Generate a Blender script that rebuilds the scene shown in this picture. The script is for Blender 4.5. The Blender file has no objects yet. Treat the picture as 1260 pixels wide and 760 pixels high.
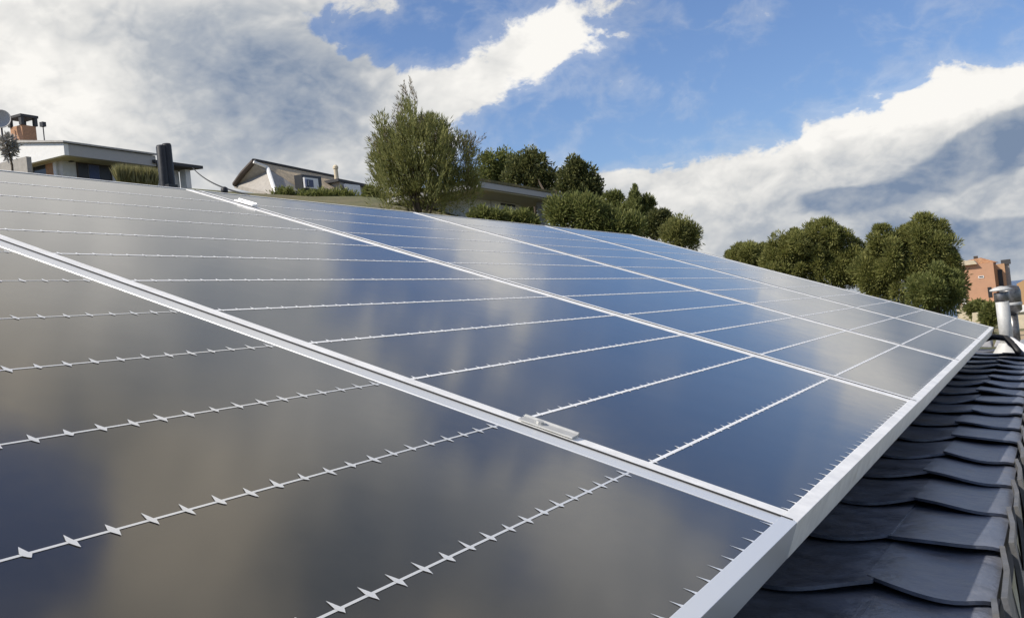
import bpy, math, random
import numpy as np
from mathutils import Vector, Matrix
SC = bpy.context.scene
COL = SC.collection
R = math.radians
# ------------------------------------------------------------------ camera
YAW, PIT, ROL = 0.45806, 0.02391, 0.10956
FPX = 1331.06
CAM = Vector((0.21298, -0.94400, 0.18704))
SL = 0.37568                                   # tilt of the panels
Fv = Vector((-math.sin(YAW)*math.cos(PIT), math.cos(YAW)*math.cos(PIT), math.sin(PIT)))
R0 = Fv.cross(Vector((0, 0, 1))).normalized(); U0 = R0.cross(Fv)
Rv = math.cos(ROL)*R0 - math.sin(ROL)*U0
Uv = math.sin(ROL)*R0 + math.cos(ROL)*U0
cd = bpy.data.cameras.new('camera'); cam = bpy.data.objects.new('camera', cd); COL.objects.link(cam)
m = Matrix.Identity(4)
for i in range(3):
    m[i][0] = Rv[i]; m[i][1] = Uv[i]; m[i][2] = -Fv[i]; m[i][3] = CAM[i]
cam.matrix_world = m
cd.sensor_width = 36.0; cd.lens = FPX/1260*36; cd.clip_start = 0.02; cd.clip_end = 90000
SC.camera = cam
def ray(x, y): return (FPX*Fv + (x-630)*Rv - (y-380)*Uv).normalized()
def at(x, y, d):                                # the point d metres out along a sight line
    r = ray(x, y); return CAM + r*(d/math.hypot(r.x, r.y))
def onX(x, y, X): r = ray(x, y); return CAM + r*((X-CAM.x)/r.x)
def onY(x, y, Y): r = ray(x, y); return CAM + r*((Y-CAM.y)/r.y)
def azel(x, y): r = ray(x, y); return math.degrees(math.atan2(r.x, r.y)), math.degrees(math.asin(r.z))
# ------------------------------------------------------------------ node helper
class NT:
    def __init__(s, t): s.t = t; s.n = t.nodes; s.l = t.links
    def new(s, typ, **k):
        n = s.n.new(typ)
        for a, b in k.items(): setattr(n, a, b)
        return n
    def put(s, sock, v):
        if isinstance(v, bpy.types.NodeSocket): s.l.new(v, sock)
        elif v is not None: sock.default_value = v
    def math(s, op, a, b=None, c=None, clamp=False):
        n = s.new('ShaderNodeMath', operation=op, use_clamp=clamp)
        for i, v in enumerate((a, b, c)):
            if v is not None: s.put(n.inputs[i], v)
        return n.outputs[0]
    def sstep(s, v, a, b, o0=0., o1=1.):
        n = s.new('ShaderNodeMapRange', interpolation_type='SMOOTHSTEP')
        s.put(n.inputs['Value'], v)
        n.inputs['From Min'].default_value = a; n.inputs['From Max'].default_value = b
        n.inputs['To Min'].default_value = o0; n.inputs['To Max'].default_value = o1
        return n.outputs['Result']
    def mix(s, f, a, b, blend='MIX'):
        n = s.new('ShaderNodeMix', data_type='RGBA', blend_type=blend)
        s.put(n.inputs[0], f)
        for i, v in ((6, a), (7, b)):
            if not isinstance(v, bpy.types.NodeSocket) and len(v) == 3: v = (*v, 1)
            s.put(n.inputs[i], v)
        return n.outputs[2]
    def noise(s, vec, scale, detail=4, rough=.5, dist=0.):
        n = s.new('ShaderNodeTexNoise')
        if vec is not None: s.l.new(vec, n.inputs['Vector'])
        n.inputs['Scale'].default_value = scale; n.inputs['Detail'].default_value = detail
        n.inputs['Roughness'].default_value = rough; n.inputs['Distortion'].default_value = dist
        return n.outputs['Fac']
# ------------------------------------------------------------------ world
SUN_EL, SUN_AZ = R(42), R(-134)          # azimuth measured from +Y towards +X: behind the camera, a little to the left
world = bpy.data.worlds.new('World'); SC.world = world; world.use_nodes = True
W = NT(world.node_tree); W.n.clear()
sky = W.new('ShaderNodeTexSky', sky_type='NISHITA'); sky.sun_disc = False
sky.sun_elevation = SUN_EL; sky.sun_rotation = SUN_AZ % (2*math.pi)
sky.air_density = 1.0; sky.dust_density = .6; sky.ozone_density = 1.6
geo = W.new('ShaderNodeNewGeometry')
inc = W.new('ShaderNodeVectorMath', operation='SCALE'); W.l.new(geo.outputs['Incoming'], inc.inputs[0]); inc.inputs['Scale'].default_value = -1
sep = W.new('ShaderNodeSeparateXYZ'); W.l.new(inc.outputs[0], sep.inputs[0])
AZ = W.math('MULTIPLY', W.math('ARCTAN2', sep.outputs[0], sep.outputs[1]), 57.29578)
EL = W.math('MULTIPLY', W.math('ARCSINE', sep.outputs[2]), 57.29578)
cmb = W.new('ShaderNodeCombineXYZ'); W.l.new(AZ, cmb.inputs[0]); W.l.new(EL, cmb.inputs[1])
def total(lst):                                 # a sum of soft tilted ellipses in azimuth and elevation
    v = 0.
    for az, el_, ra, re, amp, rot in lst:
        m_ = W.new('ShaderNodeMapping', vector_type='TEXTURE'); W.l.new(cmb.outputs[0], m_.inputs['Vector'])
        m_.inputs['Location'].default_value = (az, el_, 0); m_.inputs['Rotation'].default_value = (0, 0, R(rot)); m_.inputs['Scale'].default_value = (ra, re, 1)
        d_ = W.new('ShaderNodeVectorMath', operation='DOT_PRODUCT'); W.l.new(m_.outputs[0], d_.inputs[0]); W.l.new(m_.outputs[0], d_.inputs[1])
        v = W.math('MULTIPLY_ADD', W.math('POWER', .36788, d_.outputs['Value']), amp, v)
    return v
K = .0425
def px(x, y, rx, ry, amp, rot=0.): a, e = azel(x, y); return (a, e, rx*K, ry*K, amp, rot-6.3)
cover = total([
    px(40, 80, 260, 170, 1.3), px(290, 170, 170, 85, 1.15), px(440, 180, 85, 75, .8), px(540, 118, 80, 40, .8, 24),
    px(655, 58, 75, 30, .95, 28), px(445, 40, 90, 26, -.75), px(360, 110, 120, 60, .45), px(735, 232, 75, 26, .75), px(840, 262, 110, 44, .95), px(960, 240, 130, 48, 1.1),
    px(1110, 197, 120, 54, 1.1, 12), px(1235, 165, 100, 48, 1.0), px(1090, 300, 300, 70, 1.4), px(1400, 190, 200, 120, 1.1),
    px(760, 90, 34, 16, .28, 20), px(930, 20, 90, 16, .25), px(480, 30, 30, 30, .3, 60),
    (0, 1, 45, 4.5, 1.1, 0),
    (-43, 27, 13, 10, 1.2, 0), (-27, 36, 8, 9, 1.0, 0), (-14, 31, 13, 5.5, .85, 0), (-8.5, 23.3, 7, 3.2, 1.0, 0), (-39, 37.9, 4.9, 3.0, -2.3, 0), (-33, 22.5, 6, 5, .7, 0),
    (-20, 15, 3.2, 3.4, .25, 0), (-15, 52, 50, 14, .75, 0), (60, 30, 50, 20, .55, 0), (150, 35, 60, 18, .5, 0), (-110, 25, 30, 14, .6, 0)])
def warp(off):
    m_ = W.new('ShaderNodeMapping'); W.l.new(inc.outputs[0], m_.inputs[0]); m_.inputs['Scale'].default_value = (1, 1, 1.5); m_.inputs['Location'].default_value = off
    return m_.outputs[0]
def cloud_noise(off, d1, d2):
    v = warp(off)
    n1 = W.noise(v, 7.0, d1, .62, .15)
    n2 = W.noise(v, 19.0, d2, .55, .4)
    billow = W.math('SUBTRACT', .10, W.math('ABSOLUTE', W.math('SUBTRACT', n2, .5)))
    return W.math('ADD', W.math('MULTIPLY', W.math('SUBTRACT', n1, .5), 2.4), W.math('MULTIPLY', billow, 2.0))
fbm = cloud_noise((0, 0, 0), 11, 6); fbm2 = cloud_noise((-.012, -.016, .03), 5, 3)
big = W.noise(warp((0, 0, 0)), 3.0, 4, .55)
dens = W.math('ADD', cover, fbm)
alpha = W.sstep(dens, .42, .76)
wisp = W.sstep(dens, .0, .55, 0, .22)
alpha = W.math('MAXIMUM', alpha, wisp)
core = W.sstep(dens, .6, 1.4)
lit = W.math('MULTIPLY', W.math('SUBTRACT', fbm, fbm2), .40)
dark = total([px(300, 110, 190, 80, .8), px(200, 30, 200, 40, .3), px(360, 120, 90, 45, .4),
              (-34, 25, 5, 5, .6, 0), (-20.5, 33, 5, 4, 1.5, 0), (-15, 28.5, 6, 3, 1.0, 0), (-37.5, 32, 3, 3, .6, 0), px(960, 285, 120, 26, .35)])
bank = total([px(1040, 243, 66, 15, 1.0, 4), px(1190, 195, 95, 30, 1.25, 22), px(1270, 165, 60, 28, 1.2, 25), px(1225, 285, 120, 17, 1.0), px(1250, 325, 120, 22, .3), (0, 1, 30, 3, .3, 0)])
bright = total([px(60, 110, 100, 70, .40), px(1100, 150, 120, 40, .42, 20), px(1190, 120, 90, 22, .4), px(930, 195, 90, 14, .18, 18), px(600, 90, 150, 60, .2, 25), px(700, 60, 60, 40, .2), px(540, 190, 90, 40, .08), (-29, 35.5, 4.2, 5, .34, 0), (-46, 24, 8, 7, .4, 0), (-11.5, 23, 3.5, 2.2, .15, 0), (-22.5, 15.2, 2, 2.5, .3, 0)])
dark = W.math('MULTIPLY', dark, W.sstep(W.math('ADD', fbm, W.math('MULTIPLY', dark, .9)), .10, .55))
val = W.math('ADD', W.math('SUBTRACT', W.math('ADD', W.math('ADD', .66, bright), lit), W.math('MULTIPLY', core, .08)), W.math('MULTIPLY', W.math('SUBTRACT', big, .5), .35))
val = W.math('SUBTRACT', val, W.math('MULTIPLY', dark, .38))
val = W.math('SUBTRACT', val, W.math('MULTIPLY', W.sstep(W.math('ADD', bank, W.math('MULTIPLY', fbm, .75)), .44, .80), W.sstep(W.noise(warp((.3, .1, 0)), 9., 6, .6), .3, .75, .24, .46)))
val = W.math('MINIMUM', W.math('MAXIMUM', val, .1), 1.0)
ramp = W.new('ShaderNodeValToRGB'); W.l.new(val, ramp.inputs[0])
el = ramp.color_ramp.elements
el[0].position = .12; el[0].color = (.19, .255, .37, 1)
el[1].position = 1.; el[1].color = (.93, .91, .87, 1)
e = el.new(.5); e.color = (.46, .49, .53, 1)
e = el.new(.72); e.color = (.70, .70, .69, 1)
warm = W.mix(W.sstep(EL, 24, 34), ramp.outputs[0], W.mix(1.0, ramp.outputs[0], (.99, .90, .755), 'MULTIPLY'))
cl = W.new('ShaderNodeVectorMath', operation='SCALE'); W.l.new(warm, cl.inputs[0]); cl.inputs['Scale'].default_value = 10.0
skyc = W.mix(1.0, sky.outputs[0], (.86, .98, 1.24), 'MULTIPLY')
mixc = W.mix(alpha, skyc, cl.outputs[0])
bg = W.new('ShaderNodeBackground'); W.l.new(mixc, bg.inputs[0]); bg.inputs[1].default_value = .1
wo = W.new('ShaderNodeOutputWorld'); W.l.new(bg.outputs[0], wo.inputs[0])
# ------------------------------------------------------------------ sun, exposure
sd = bpy.data.lights.new('sun', 'SUN'); sd.energy = 5.0; sd.angle = R(.5); sd.color = (1, .93, .82)
sun = bpy.data.objects.new('sun', sd); COL.objects.link(sun)
sv = Vector((math.sin(SUN_AZ)*math.cos(SUN_EL), math.cos(SUN_AZ)*math.cos(SUN_EL), math.sin(SUN_EL)))
sun.rotation_euler = sv.to_track_quat('Z', 'Y').to_euler(); sun.location = sv*50
SC.view_settings.view_transform = 'Standard'; SC.view_settings.look = 'None'; SC.view_settings.exposure = .06; SC.view_settings.gamma = 1
SC.view_settings.use_curve_mapping = False
SC.cycles.max_bounces = 6; SC.cycles.transparent_max_bounces = 8
# ------------------------------------------------------------------ materials
def mat(name, col, rough=.6, metal=0., spec=.5, var=.0, vscale=5., col2=None, bump=0., bscale=30., bdist=.01, island=None, detail=5, trans=0.):
    mt = bpy.data.materials.new(name); mt.use_nodes = True
    T = NT(mt.node_tree); b = T.n['Principled BSDF']
    b.inputs['Roughness'].default_value = rough; b.inputs['Metallic'].default_value = metal; b.inputs['Specular IOR Level'].default_value = spec
    b.inputs['Base Color'].default_value = (*col, 1)
    tc = T.new('ShaderNodeTexCoord').outputs['Object']
    c = None
    if col2:
        f = T.noise(tc, vscale, detail, .6); c = T.mix(T.sstep(f, .35, .65), col, col2)
    if island:
        g = T.new('ShaderNodeNewGeometry'); c = T.mix(g.outputs['Random Per Island'], c if c is not None else col, island)
    if var:
        f = T.noise(tc, vscale*3.3, detail, .65); k = T.sstep(f, .25, .75, 1-var, 1+var)
        cc = T.new('ShaderNodeVectorMath', operation='SCALE'); T.put(cc.inputs[0], c if c is not None else col); T.l.new(k, cc.inputs['Scale']); c = cc.outputs[0]
        T.l.new(T.sstep(f, .2, .8, max(rough-.1, .02), min(rough+.1, 1)), b.inputs['Roughness'])
    if c is not None: T.l.new(c, b.inputs['Base Color'])
    if bump:
        f = T.noise(tc, bscale, 6, .6); bn = T.new('ShaderNodeBump'); bn.inputs['Strength'].default_value = bump; bn.inputs['Distance'].default_value = bdist
        T.l.new(f, bn.inputs['Height']); T.l.new(bn.outputs[0], b.inputs['Normal'])
    if trans:
        tr = T.new('ShaderNodeBsdfTranslucent'); T.put(tr.inputs[0], c if c is not None else (*col, 1)); mx = T.new('ShaderNodeMixShader'); mx.inputs[0].default_value = trans
        T.l.new(b.outputs[0], mx.inputs[1]); T.l.new(tr.outputs[0], mx.inputs[2]); T.l.new(mx.outputs[0], T.n['Material Output'].inputs[0])
    return mt
def glass_mat():
    mt = bpy.data.materials.new('photovoltaic_glass'); mt.use_nodes = True
    T = NT(mt.node_tree); b = T.n['Principled BSDF']
    tc = T.new('ShaderNodeTexCoord').outputs['Object']
    f = T.noise(tc, 2.2, 6, .6); g = T.noise(tc, 60., 3, .6)
    c = T.mix(T.sstep(f, .3, .7), (.024, .0225, .0215), (.038, .0355, .033))
    T.l.new(c, b.inputs['Base Color'])
    r = T.math('ADD', T.sstep(f, .2, .8, .085, .125), T.math('MULTIPLY', T.math('SUBTRACT', g, .5), .05))
    T.l.new(r, b.inputs['Roughness'])
    b.inputs['IOR'].default_value = 1.72
    n = T.noise(tc, 7., 2, .5); bn = T.new('ShaderNodeBump'); bn.inputs['Strength'].default_value = .12; bn.inputs['Distance'].default_value = .002
    T.l.new(n, bn.inputs['Height']); T.l.new(bn.outputs[0], b.inputs['Normal'])
    return mt
def tile_mat(name, c1, c2, per):
    mt = mat(name, c1, .8, var=.25, vscale=3., col2=c2)
    T = NT(mt.node_tree); b = T.n['Principled BSDF']
    tc = T.new('ShaderNodeTexCoord').outputs['Object']
    w = T.new('ShaderNodeTexWave', bands_direction='Z'); T.l.new(tc, w.inputs[0]); w.inputs['Scale'].default_value = per; w.inputs['Distortion'].default_value = .6
    bn = T.new('ShaderNodeBump'); bn.inputs['Strength'].default_value = .6; bn.inputs['Distance'].default_value = .05
    T.l.new(w.outputs['Fac'], bn.inputs['Height']); T.l.new(bn.outputs[0], b.inputs['Normal'])
    return mt
M = dict(
    glass=glass_mat(),
    alu=mat('brushed_aluminium', (.94, .93, .90), .50, .12, var=.10, vscale=9, bump=.05, bscale=400, bdist=.0005),
    polished=mat('polished_aluminium', (.90, .91, .91), .34, .55),
    ribbon=mat('tinned_ribbon', (.94, .94, .93), .5, .0, var=.06, vscale=30),
    gap_shade=mat('gap_shade_black', (.015, .015, .015), .7),  # near black colour standing in for shade in the panel gaps
    slate=mat('slate', (.108, .124, .163), .40, var=.32, vscale=6., col2=(.145, .153, .182), bump=.9, bscale=34, bdist=.004),
    slate2=mat('slate_edge', (.11, .115, .125), .55, var=.3, vscale=9., col2=(.11, .108, .105), bump=.4, bscale=45, bdist=.004),
    deck=mat('roof_deck', (.05, .05, .055), .9, var=.2),
    white=mat('white_render', (.78, .77, .74), .8, var=.05, vscale=1.2),
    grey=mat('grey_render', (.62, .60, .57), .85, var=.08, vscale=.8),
    soffit=mat('olive_timber_soffit', (.50, .45, .30), .8, var=.15, vscale=1.5),
    fascia=mat('grey_fascia', (.42, .405, .39), .7, var=.08),
    roofdark=mat('dark_roof_felt', (.055, .055, .058), .8, var=.2),
    rooftop=mat('pale_roof_tiles', (.40, .38, .35), .8, var=.2, vscale=2.),
    brick=mat('orange_brick', (.42, .23, .13), .85, var=.25, vscale=4.),
    dark=mat('dark_opening', (.02, .02, .022), .5),
    winglass=mat('window_glass', (.03, .035, .045), .06),
    curtain=mat('blue_curtain', (.07, .09, .17), .8, var=.15, vscale=3),
    frame=mat('white_window_frame', (.75, .74, .72), .5),
    wood=mat('dark_timber', (.06, .045, .035), .7, var=.2),
    tan=tile_mat('tan_roof_tiles', (.58, .46, .30), (.47, .38, .26), 5.),
    stone=mat('grey_stone_gable', (.36, .335, .30), .85, var=.15, vscale=1.5),
    black=mat('blackened_flue_metal', (.022, .023, .026), .5, .2, var=.3, vscale=8),
    cable=mat('black_cable', (.012, .012, .012), .6),
    pink=mat('terracotta_render', (.51, .29, .18), .9, var=.06, vscale=.4),
    pink2=mat('terracotta_render_side', (.48, .29, .165), .9, var=.06, vscale=.4),
    cream=mat('cream_stone', (.62, .53, .38), .85, var=.12, vscale=.7),
    flue=mat('galvanised_flue', (.50, .50, .48), .62, .15, var=.12, vscale=14),
    fluedark=mat('sooted_metal', (.16, .155, .15), .35, .7, var=.35, vscale=20),
    ground=mat('dry_grass_hillside', (.085, .095, .035), .95, var=.35, vscale=.12, col2=(.17, .14, .075), bump=.6, bscale=3, bdist=.1),
    sea=mat('sea_water', (.03, .075, .16), .35),
    field=mat('dry_field', (.40, .30, .18), .95, var=.2, vscale=.3),
    bark=mat('bark', (.10, .075, .05), .9, var=.3),
    pine=mat('pine_needles', (.17, .19, .052), .6, spec=.25, col2=(.10, .12, .034), vscale=.9, detail=3, island=(.32, .31, .105), trans=.38),
    pinel=mat('light_pine_needles', (.185, .20, .06), .6, spec=.25, col2=(.12, .14, .045), vscale=.9, detail=3, island=(.33, .32, .12), trans=.4),
    pined=mat('dark_leaves', (.085, .105, .035), .55, spec=.3, col2=(.045, .06, .022), vscale=.9, detail=3, island=(.20, .20, .075), trans=.32),
    shrub=mat('shrub_leaves', (.135, .165, .045), .6, spec=.25, col2=(.075, .10, .03), vscale=.9, detail=3, island=(.26, .265, .09), trans=.38),
    twig=mat('brown_dry_twigs', (.20, .155, .10), .85, island=(.13, .11, .065)),
    reed=mat('tall_grass_blades', (.16, .16, .055), .6, island=(.30, .27, .12), trans=.4),
)
def lichen(mt, col, lo, hi, sc):                # blotches of lichen and rust over a material's own colour
    T = NT(mt.node_tree); b = T.n['Principled BSDF']; old = b.inputs['Base Color'].links[0].from_socket
    tc = T.new('ShaderNodeTexCoord').outputs['Object']
    f = T.math('MULTIPLY', T.sstep(T.noise(tc, sc, 6, .7), lo, hi), .6)
    T.l.new(T.mix(f, old, col), b.inputs['Base Color'])
lichen(M['slate'], (.135, .115, .085), .60, .74, 9.); lichen(M['slate2'], (.15, .13, .10), .55, .70, 11.)
lichen(M['alu'], (.70, .67, .61), .56, .72, 16.)
# ------------------------------------------------------------------ mesh helpers
class MB:
    def __init__(s): s.v = []; s.f = []
    def add(s, vs, fs):
        n = len(s.v); s.v += [tuple(p) for p in vs]; s.f += [tuple(i+n for i in f) for f in fs]; return s
    def box(s, a, b):
        (x0, y0, z0), (x1, y1, z1) = a, b
        return s.add([(x0,y0,z0),(x1,y0,z0),(x1,y1,z0),(x0,y1,z0),(x0,y0,z1),(x1,y0,z1),(x1,y1,z1),(x0,y1,z1)],
                     [(0,3,2,1),(4,5,6,7),(0,1,5,4),(1,2,6,5),(2,3,7,6),(3,0,4,7)])
    def prism(s, poly, off):                    # a planar polygon pushed along a vector
        n = len(poly); off = Vector(off); vs = [Vector(p) for p in poly]+[Vector(p)+off for p in poly]
        return s.add(vs, [tuple(range(n-1, -1, -1)), tuple(range(n, 2*n))]+[(i, (i+1) % n, n+(i+1) % n, n+i) for i in range(n)])
    def tube(s, pts, rad, n=10, cap=True):
        pts = [Vector(p) for p in pts]; rr = rad if isinstance(rad, (list, tuple)) else [rad]*len(pts)
        rings = []
        for i, p in enumerate(pts):
            d = (pts[min(i+1, len(pts)-1)]-pts[max(i-1, 0)]).normalized()
            a = d.orthogonal().normalized() if i == 0 else (a - d*a.dot(d)).normalized()
            b = d.cross(a); rings.append([p+rr[i]*(math.cos(2*math.pi*k/n)*a+math.sin(2*math.pi*k/n)*b) for k in range(n)])
        vs = [q for r in rings for q in r]
        fs = [(i*n+k, i*n+(k+1) % n, (i+1)*n+(k+1) % n, (i+1)*n+k) for i in range(len(pts)-1) for k in range(n)]
        if cap: fs += [tuple(range(n-1, -1, -1)), tuple((len(pts)-1)*n+k for k in range(n))]
        return s.add(vs, fs)
    def lathe(s, prof, c=(0, 0, 0), n=24, ax=None):
        c = Vector(c); vs = []; fs = []
        for r, z in prof:
            for k in range(n): vs.append(c+Vector((r*math.cos(2*math.pi*k/n), r*math.sin(2*math.pi*k/n), z)))
        for i in range(len(prof)-1):
            for k in range(n): fs.append((i*n+k, i*n+(k+1) % n, (i+1)*n+(k+1) % n, (i+1)*n+k))
        fs += [tuple(range(n-1, -1, -1)), tuple((len(prof)-1)*n+k for k in range(n))]
        return s.add(vs, fs)
    def build(s, name, m, parent=None, smooth=False, bevel=0., origin=None):
        me = bpy.data.meshes.new(name)
        vs = s.v
        o = bpy.data.objects.new(name, me)
        if parent is not None:                  # vertices are given in world space unless the parent is built at the origin
            o.parent = parent; 
            top = parent
            while top.parent is not None: top = top.parent
            inv = top.matrix_world.inverted() if s_world.get(top.name) else None
            if inv is not None: vs = [tuple(inv @ Vector(p)) for p in vs]
        elif origin is not None:
            o.location = origin; vs = [tuple(Vector(p)-Vector(origin)) for p in vs]
        me.from_pydata(vs, [], s.f); me.materials.append(m); me.update()
        if smooth:
            me.shade_smooth() if hasattr(me, 'shade_smooth') else None
        COL.objects.link(o)
        if bevel:
            bm_ = o.modifiers.new('bevel', 'BEVEL'); bm_.width = bevel; bm_.segments = 2; bm_.limit_method = 'ANGLE'; bm_.angle_limit = R(40)
        return o
s_world = {}
def tag(o, label=None, cat=None, group=None, kind=None):
    if label: o['label'] = label
    if cat: o['category'] = cat
    if group: o['group'] = group
    if kind: o['kind'] = kind
    return o
def thing(name, loc, label, cat, group=None, world=True):
    o = bpy.data.objects.new(name, None); COL.objects.link(o); o.location = loc; o.empty_display_size = .2
    o.matrix_world = Matrix.Translation(Vector(loc)); s_world[o.name] = world
    return tag(o, label, cat, group)
rng = np.random.default_rng(7); random.seed(7)
# ------------------------------------------------------------------ terrain, sea
PA = [-180, -120, -60, -50, -38, -33, -30, -22, -15, -10, -5, 0, 30, 120, 180]
PE = [-1, 6, 10.2, 9.6, 8.15, 7.75, 7.0, 3.9, 1.9, -.6, -1.75, -1.95, -2.2, -2, -1]
def ground_z(r, az):
    e_ = float(np.interp(az, PA, PE)); t = math.tan(R(e_))
    top = CAM.z + 62*t
    if r < 9: return -3.3
    if e_ > -.6:
        if r < 62:
            k = (r-9)/53; k = k*k*(3-2*k); return -3.3*(1-k) + top*k if r > 9 else -3.3
        base = top + (r-62)*.01
        if r > 220: base = base - (r-220)*.12
        return max(base, -60)
    if r < 150: return -3.3 + (CAM.z + 150*t + 3.3)*((r-9)/141)
    return max(CAM.z+150*t - (r-150)*.11, -60)
rs = [0.5, 3, 6, 9, 12, 16, 20, 25, 30, 36, 42, 48, 54, 60, 66, 74, 84, 96, 110, 130, 150, 180, 220, 280, 360, 460, 600, 800]
azs = list(range(-180, 180, 3))
vs = []; fs = []
na = len(azs)
for r_ in rs:
    for a_ in azs:
        z = ground_z(r_, a_) + (random.uniform(-.12, .12) if 12 < r_ < 200 else 0)
        vs.append((CAM.x + r_*math.sin(R(a_)), CAM.y + r_*math.cos(R(a_)), z))
for i in range(len(rs)-1):
    for k in range(na): fs.append((i*na+k, i*na+(k+1) % na, (i+1)*na+(k+1) % na, (i+1)*na+k))
fs.append(tuple(range(na)))
tag(MB().add(vs, fs).build('ground', M['ground'], smooth=True), kind='structure')
mb = MB(); n = 96
mb.add([(0, 0, -58)]+[(70000*math.cos(2*math.pi*k/n), 70000*math.sin(2*math.pi*k/n), -58) for k in range(n)], [(0, k+1, (k+1) % n+1) for k in range(n)])
tag(mb.build('sea', M['sea']), kind='structure')
# ------------------------------------------------------------------ the house that carries the array
def pan(t, y, h=0.): return Vector((-math.cos(SL)*t+math.sin(SL)*h, y, math.sin(SL)*t+math.cos(SL)*h))
YE = 4.62                                       # far end of the roof
house = thing('slate_roofed_house', (-1.2, 2, -3.3), 'house roof of dark wavy slates under the row of solar panels', 'house')
def zs(x): return -.125-.115*x
mb = MB()
pts = [(.10, -.16), (-.16, -.12), pan(.17, 0, -.10), pan(1.72, 0, -.10), pan(1.72, 0, -.16)]
prof = [(.112, -.172), (-.16, -.138)] + [(p.x, p.z) for p in (pan(.20, 0, -.085), pan(1.66, 0, -.085))] + [(-3.2, .12), (-3.2, -.3), (.112, -.3)]
mb.prism([(x, -2.6, z) for x, z in prof], (0, YE+2.6, 0)).build('roof_deck', M['deck'], house)
MB().box((-3.1, -2.5, -3.3), (.06, YE-.1, -.3)).build('wall', M['white'], house)
MB().box((.14, 1.05, -.48), (.60, 5.6, -.36)).build('cornice', M['white'], house, bevel=.01)
def slate_piece(mb, x0, x1, y0, ln, lift, th=.0042, arc=.040, nu=14, nv=5):
    yph = .5*math.sin(7.3*y0); ph = random.uniform(0, 6.3); wob = random.uniform(.0008, .0026); tilt = random.uniform(-.0025, .0025); j = random.uniform(-.012, .012)
    g = []
    for top in (1, 0):
        for jv in range(nv+1):
            v = jv/nv
            for iu in range(nu+1):
                u = iu/nu; x = x0+(x1-x0)*u
                edge = -arc*(1-(2*u-1)**2) + .003*math.sin(5*u+ph) + j
                y = y0 + (1-v)*edge + v*ln
                z = zs(x) + lift*(1-v) - .004*v + wob*math.sin(4.2*u+ph+1.5*v)*(1-v*.6) + tilt*(u-.5)*2 + .0035*math.sin(31*x+.6+yph)*(1-.7*v) - .005*max(0, u-.9)*10*(x1 > .12)
                g.append((x, y, z - (0 if top else th)))
    m_ = (nv+1)*(nu+1); f = []
    for jv in range(nv):
        for iu in range(nu):
            a = jv*(nu+1)+iu; f.append((a, a+1, a+nu+2, a+nu+1)); f.append((m_+a, m_+a+nu+1, m_+a+nu+2, m_+a+1))
    for iu in range(nu): f.append((iu, m_+iu, m_+iu+1, iu+1)); a = nv*(nu+1)+iu; f.append((a, a+1, m_+a+1, m_+a))
    for jv in range(nv):
        a = jv*(nu+1); f.append((a, a+nu+1, m_+a+nu+1, m_+a)); a += nu; f.append((a, m_+a, m_+a+nu+1, a+nu+1))
    mb.add(g, f)
mb = MB(); mv = MB()
y = -.68; rows = []
while y < YE-.18: rows.append(y); y += .240+random.uniform(-.016, .016)
for y in rows:
    xs = [-.44, -.29, -.14, .012+random.uniform(-.012, .012), .129+random.uniform(-.004, .004)]
    for a, b in zip(xs[:-1], xs[1:]): slate_piece(mb, a-.004, b+.004 if b < .1 else b, y+random.uniform(-.008, .008), .295, .0085+random.uniform(0, .0016))
    # hanging slate folded down over the roof edge
    q = random.uniform(.09, .12); sp = random.uniform(.001, .006); j = random.uniform(-.008, .008)
    x = .1295; z0 = zs(.134)+.012
    nn = 6; gv = []
    for top in (0, 1):
        for k in range(nn+1):
            v = k/nn
            for w_ in (0, .5, 1):
                yy = y-.012+j + w_*.262 + .012*math.sin(math.pi*w_)*v
                gv.append((x + sp*v + .009*(1-w_) + (.006 if top else 0) + .003*math.sin(3*v+w_*4), yy, z0 - q*v*(1-.12*abs(w_-.45)) - .006*w_))
    f = []; mm = (nn+1)*3
    for k in range(nn):
        for w_ in range(2):
            a = k*3+w_; f.append((a, a+1, a+4, a+3)); f.append((mm+a, mm+a+3, mm+a+4, mm+a+1))
    for k in range(nn): a = k*3; f += [(a, a+3, mm+a+3, mm+a), (a+2, mm+a+2, mm+a+5, a+5)]
    a = nn*3; f += [(a, a+1, mm+a+1, mm+a), (a+1, a+2, mm+a+2, mm+a+1), (0, mm, mm+1, 1), (1, mm+1, mm+2, 2)]
    mv.add(gv, f)
def fixn(o):
    import bmesh
    b = bmesh.new(); b.from_mesh(o.data); bmesh.ops.recalc_face_normals(b, faces=b.faces); b.to_mesh(o.data); b.free(); return o
o = fixn(mb.build('roof_slates', M['slate'], house, smooth=True)); 
for p in o.data.polygons: p.use_smooth = True
def autosmooth(o, ang=35):
    o.data.polygons.foreach_set('use_smooth', [True]*len(o.data.polygons))
    es = o.modifiers.new('edge_split', 'EDGE_SPLIT'); es.split_angle = R(ang); return o
autosmooth(o, 40)
o = autosmooth(fixn(mv.build('verge_slates', M['slate2'], house)), 40)
mb = MB()
for k in range(3):
    x0 = -.13+k*.1; mb.prism([(x0, YE-.20, zs(x0)+.015), (x0+.095, YE-.20, zs(x0+.1)+.012), (x0+.09, YE-.19, zs(x0)+.034), (x0+.01, YE-.19, zs(x0)+.036)], (0, .16, .006))
mb.build('end_cap', mat('pale_cap_mortar', (.30, .30, .31), .7, var=.2, vscale=9, bump=.4, bscale=40, bdist=.004), house, bevel=.005)
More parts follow.
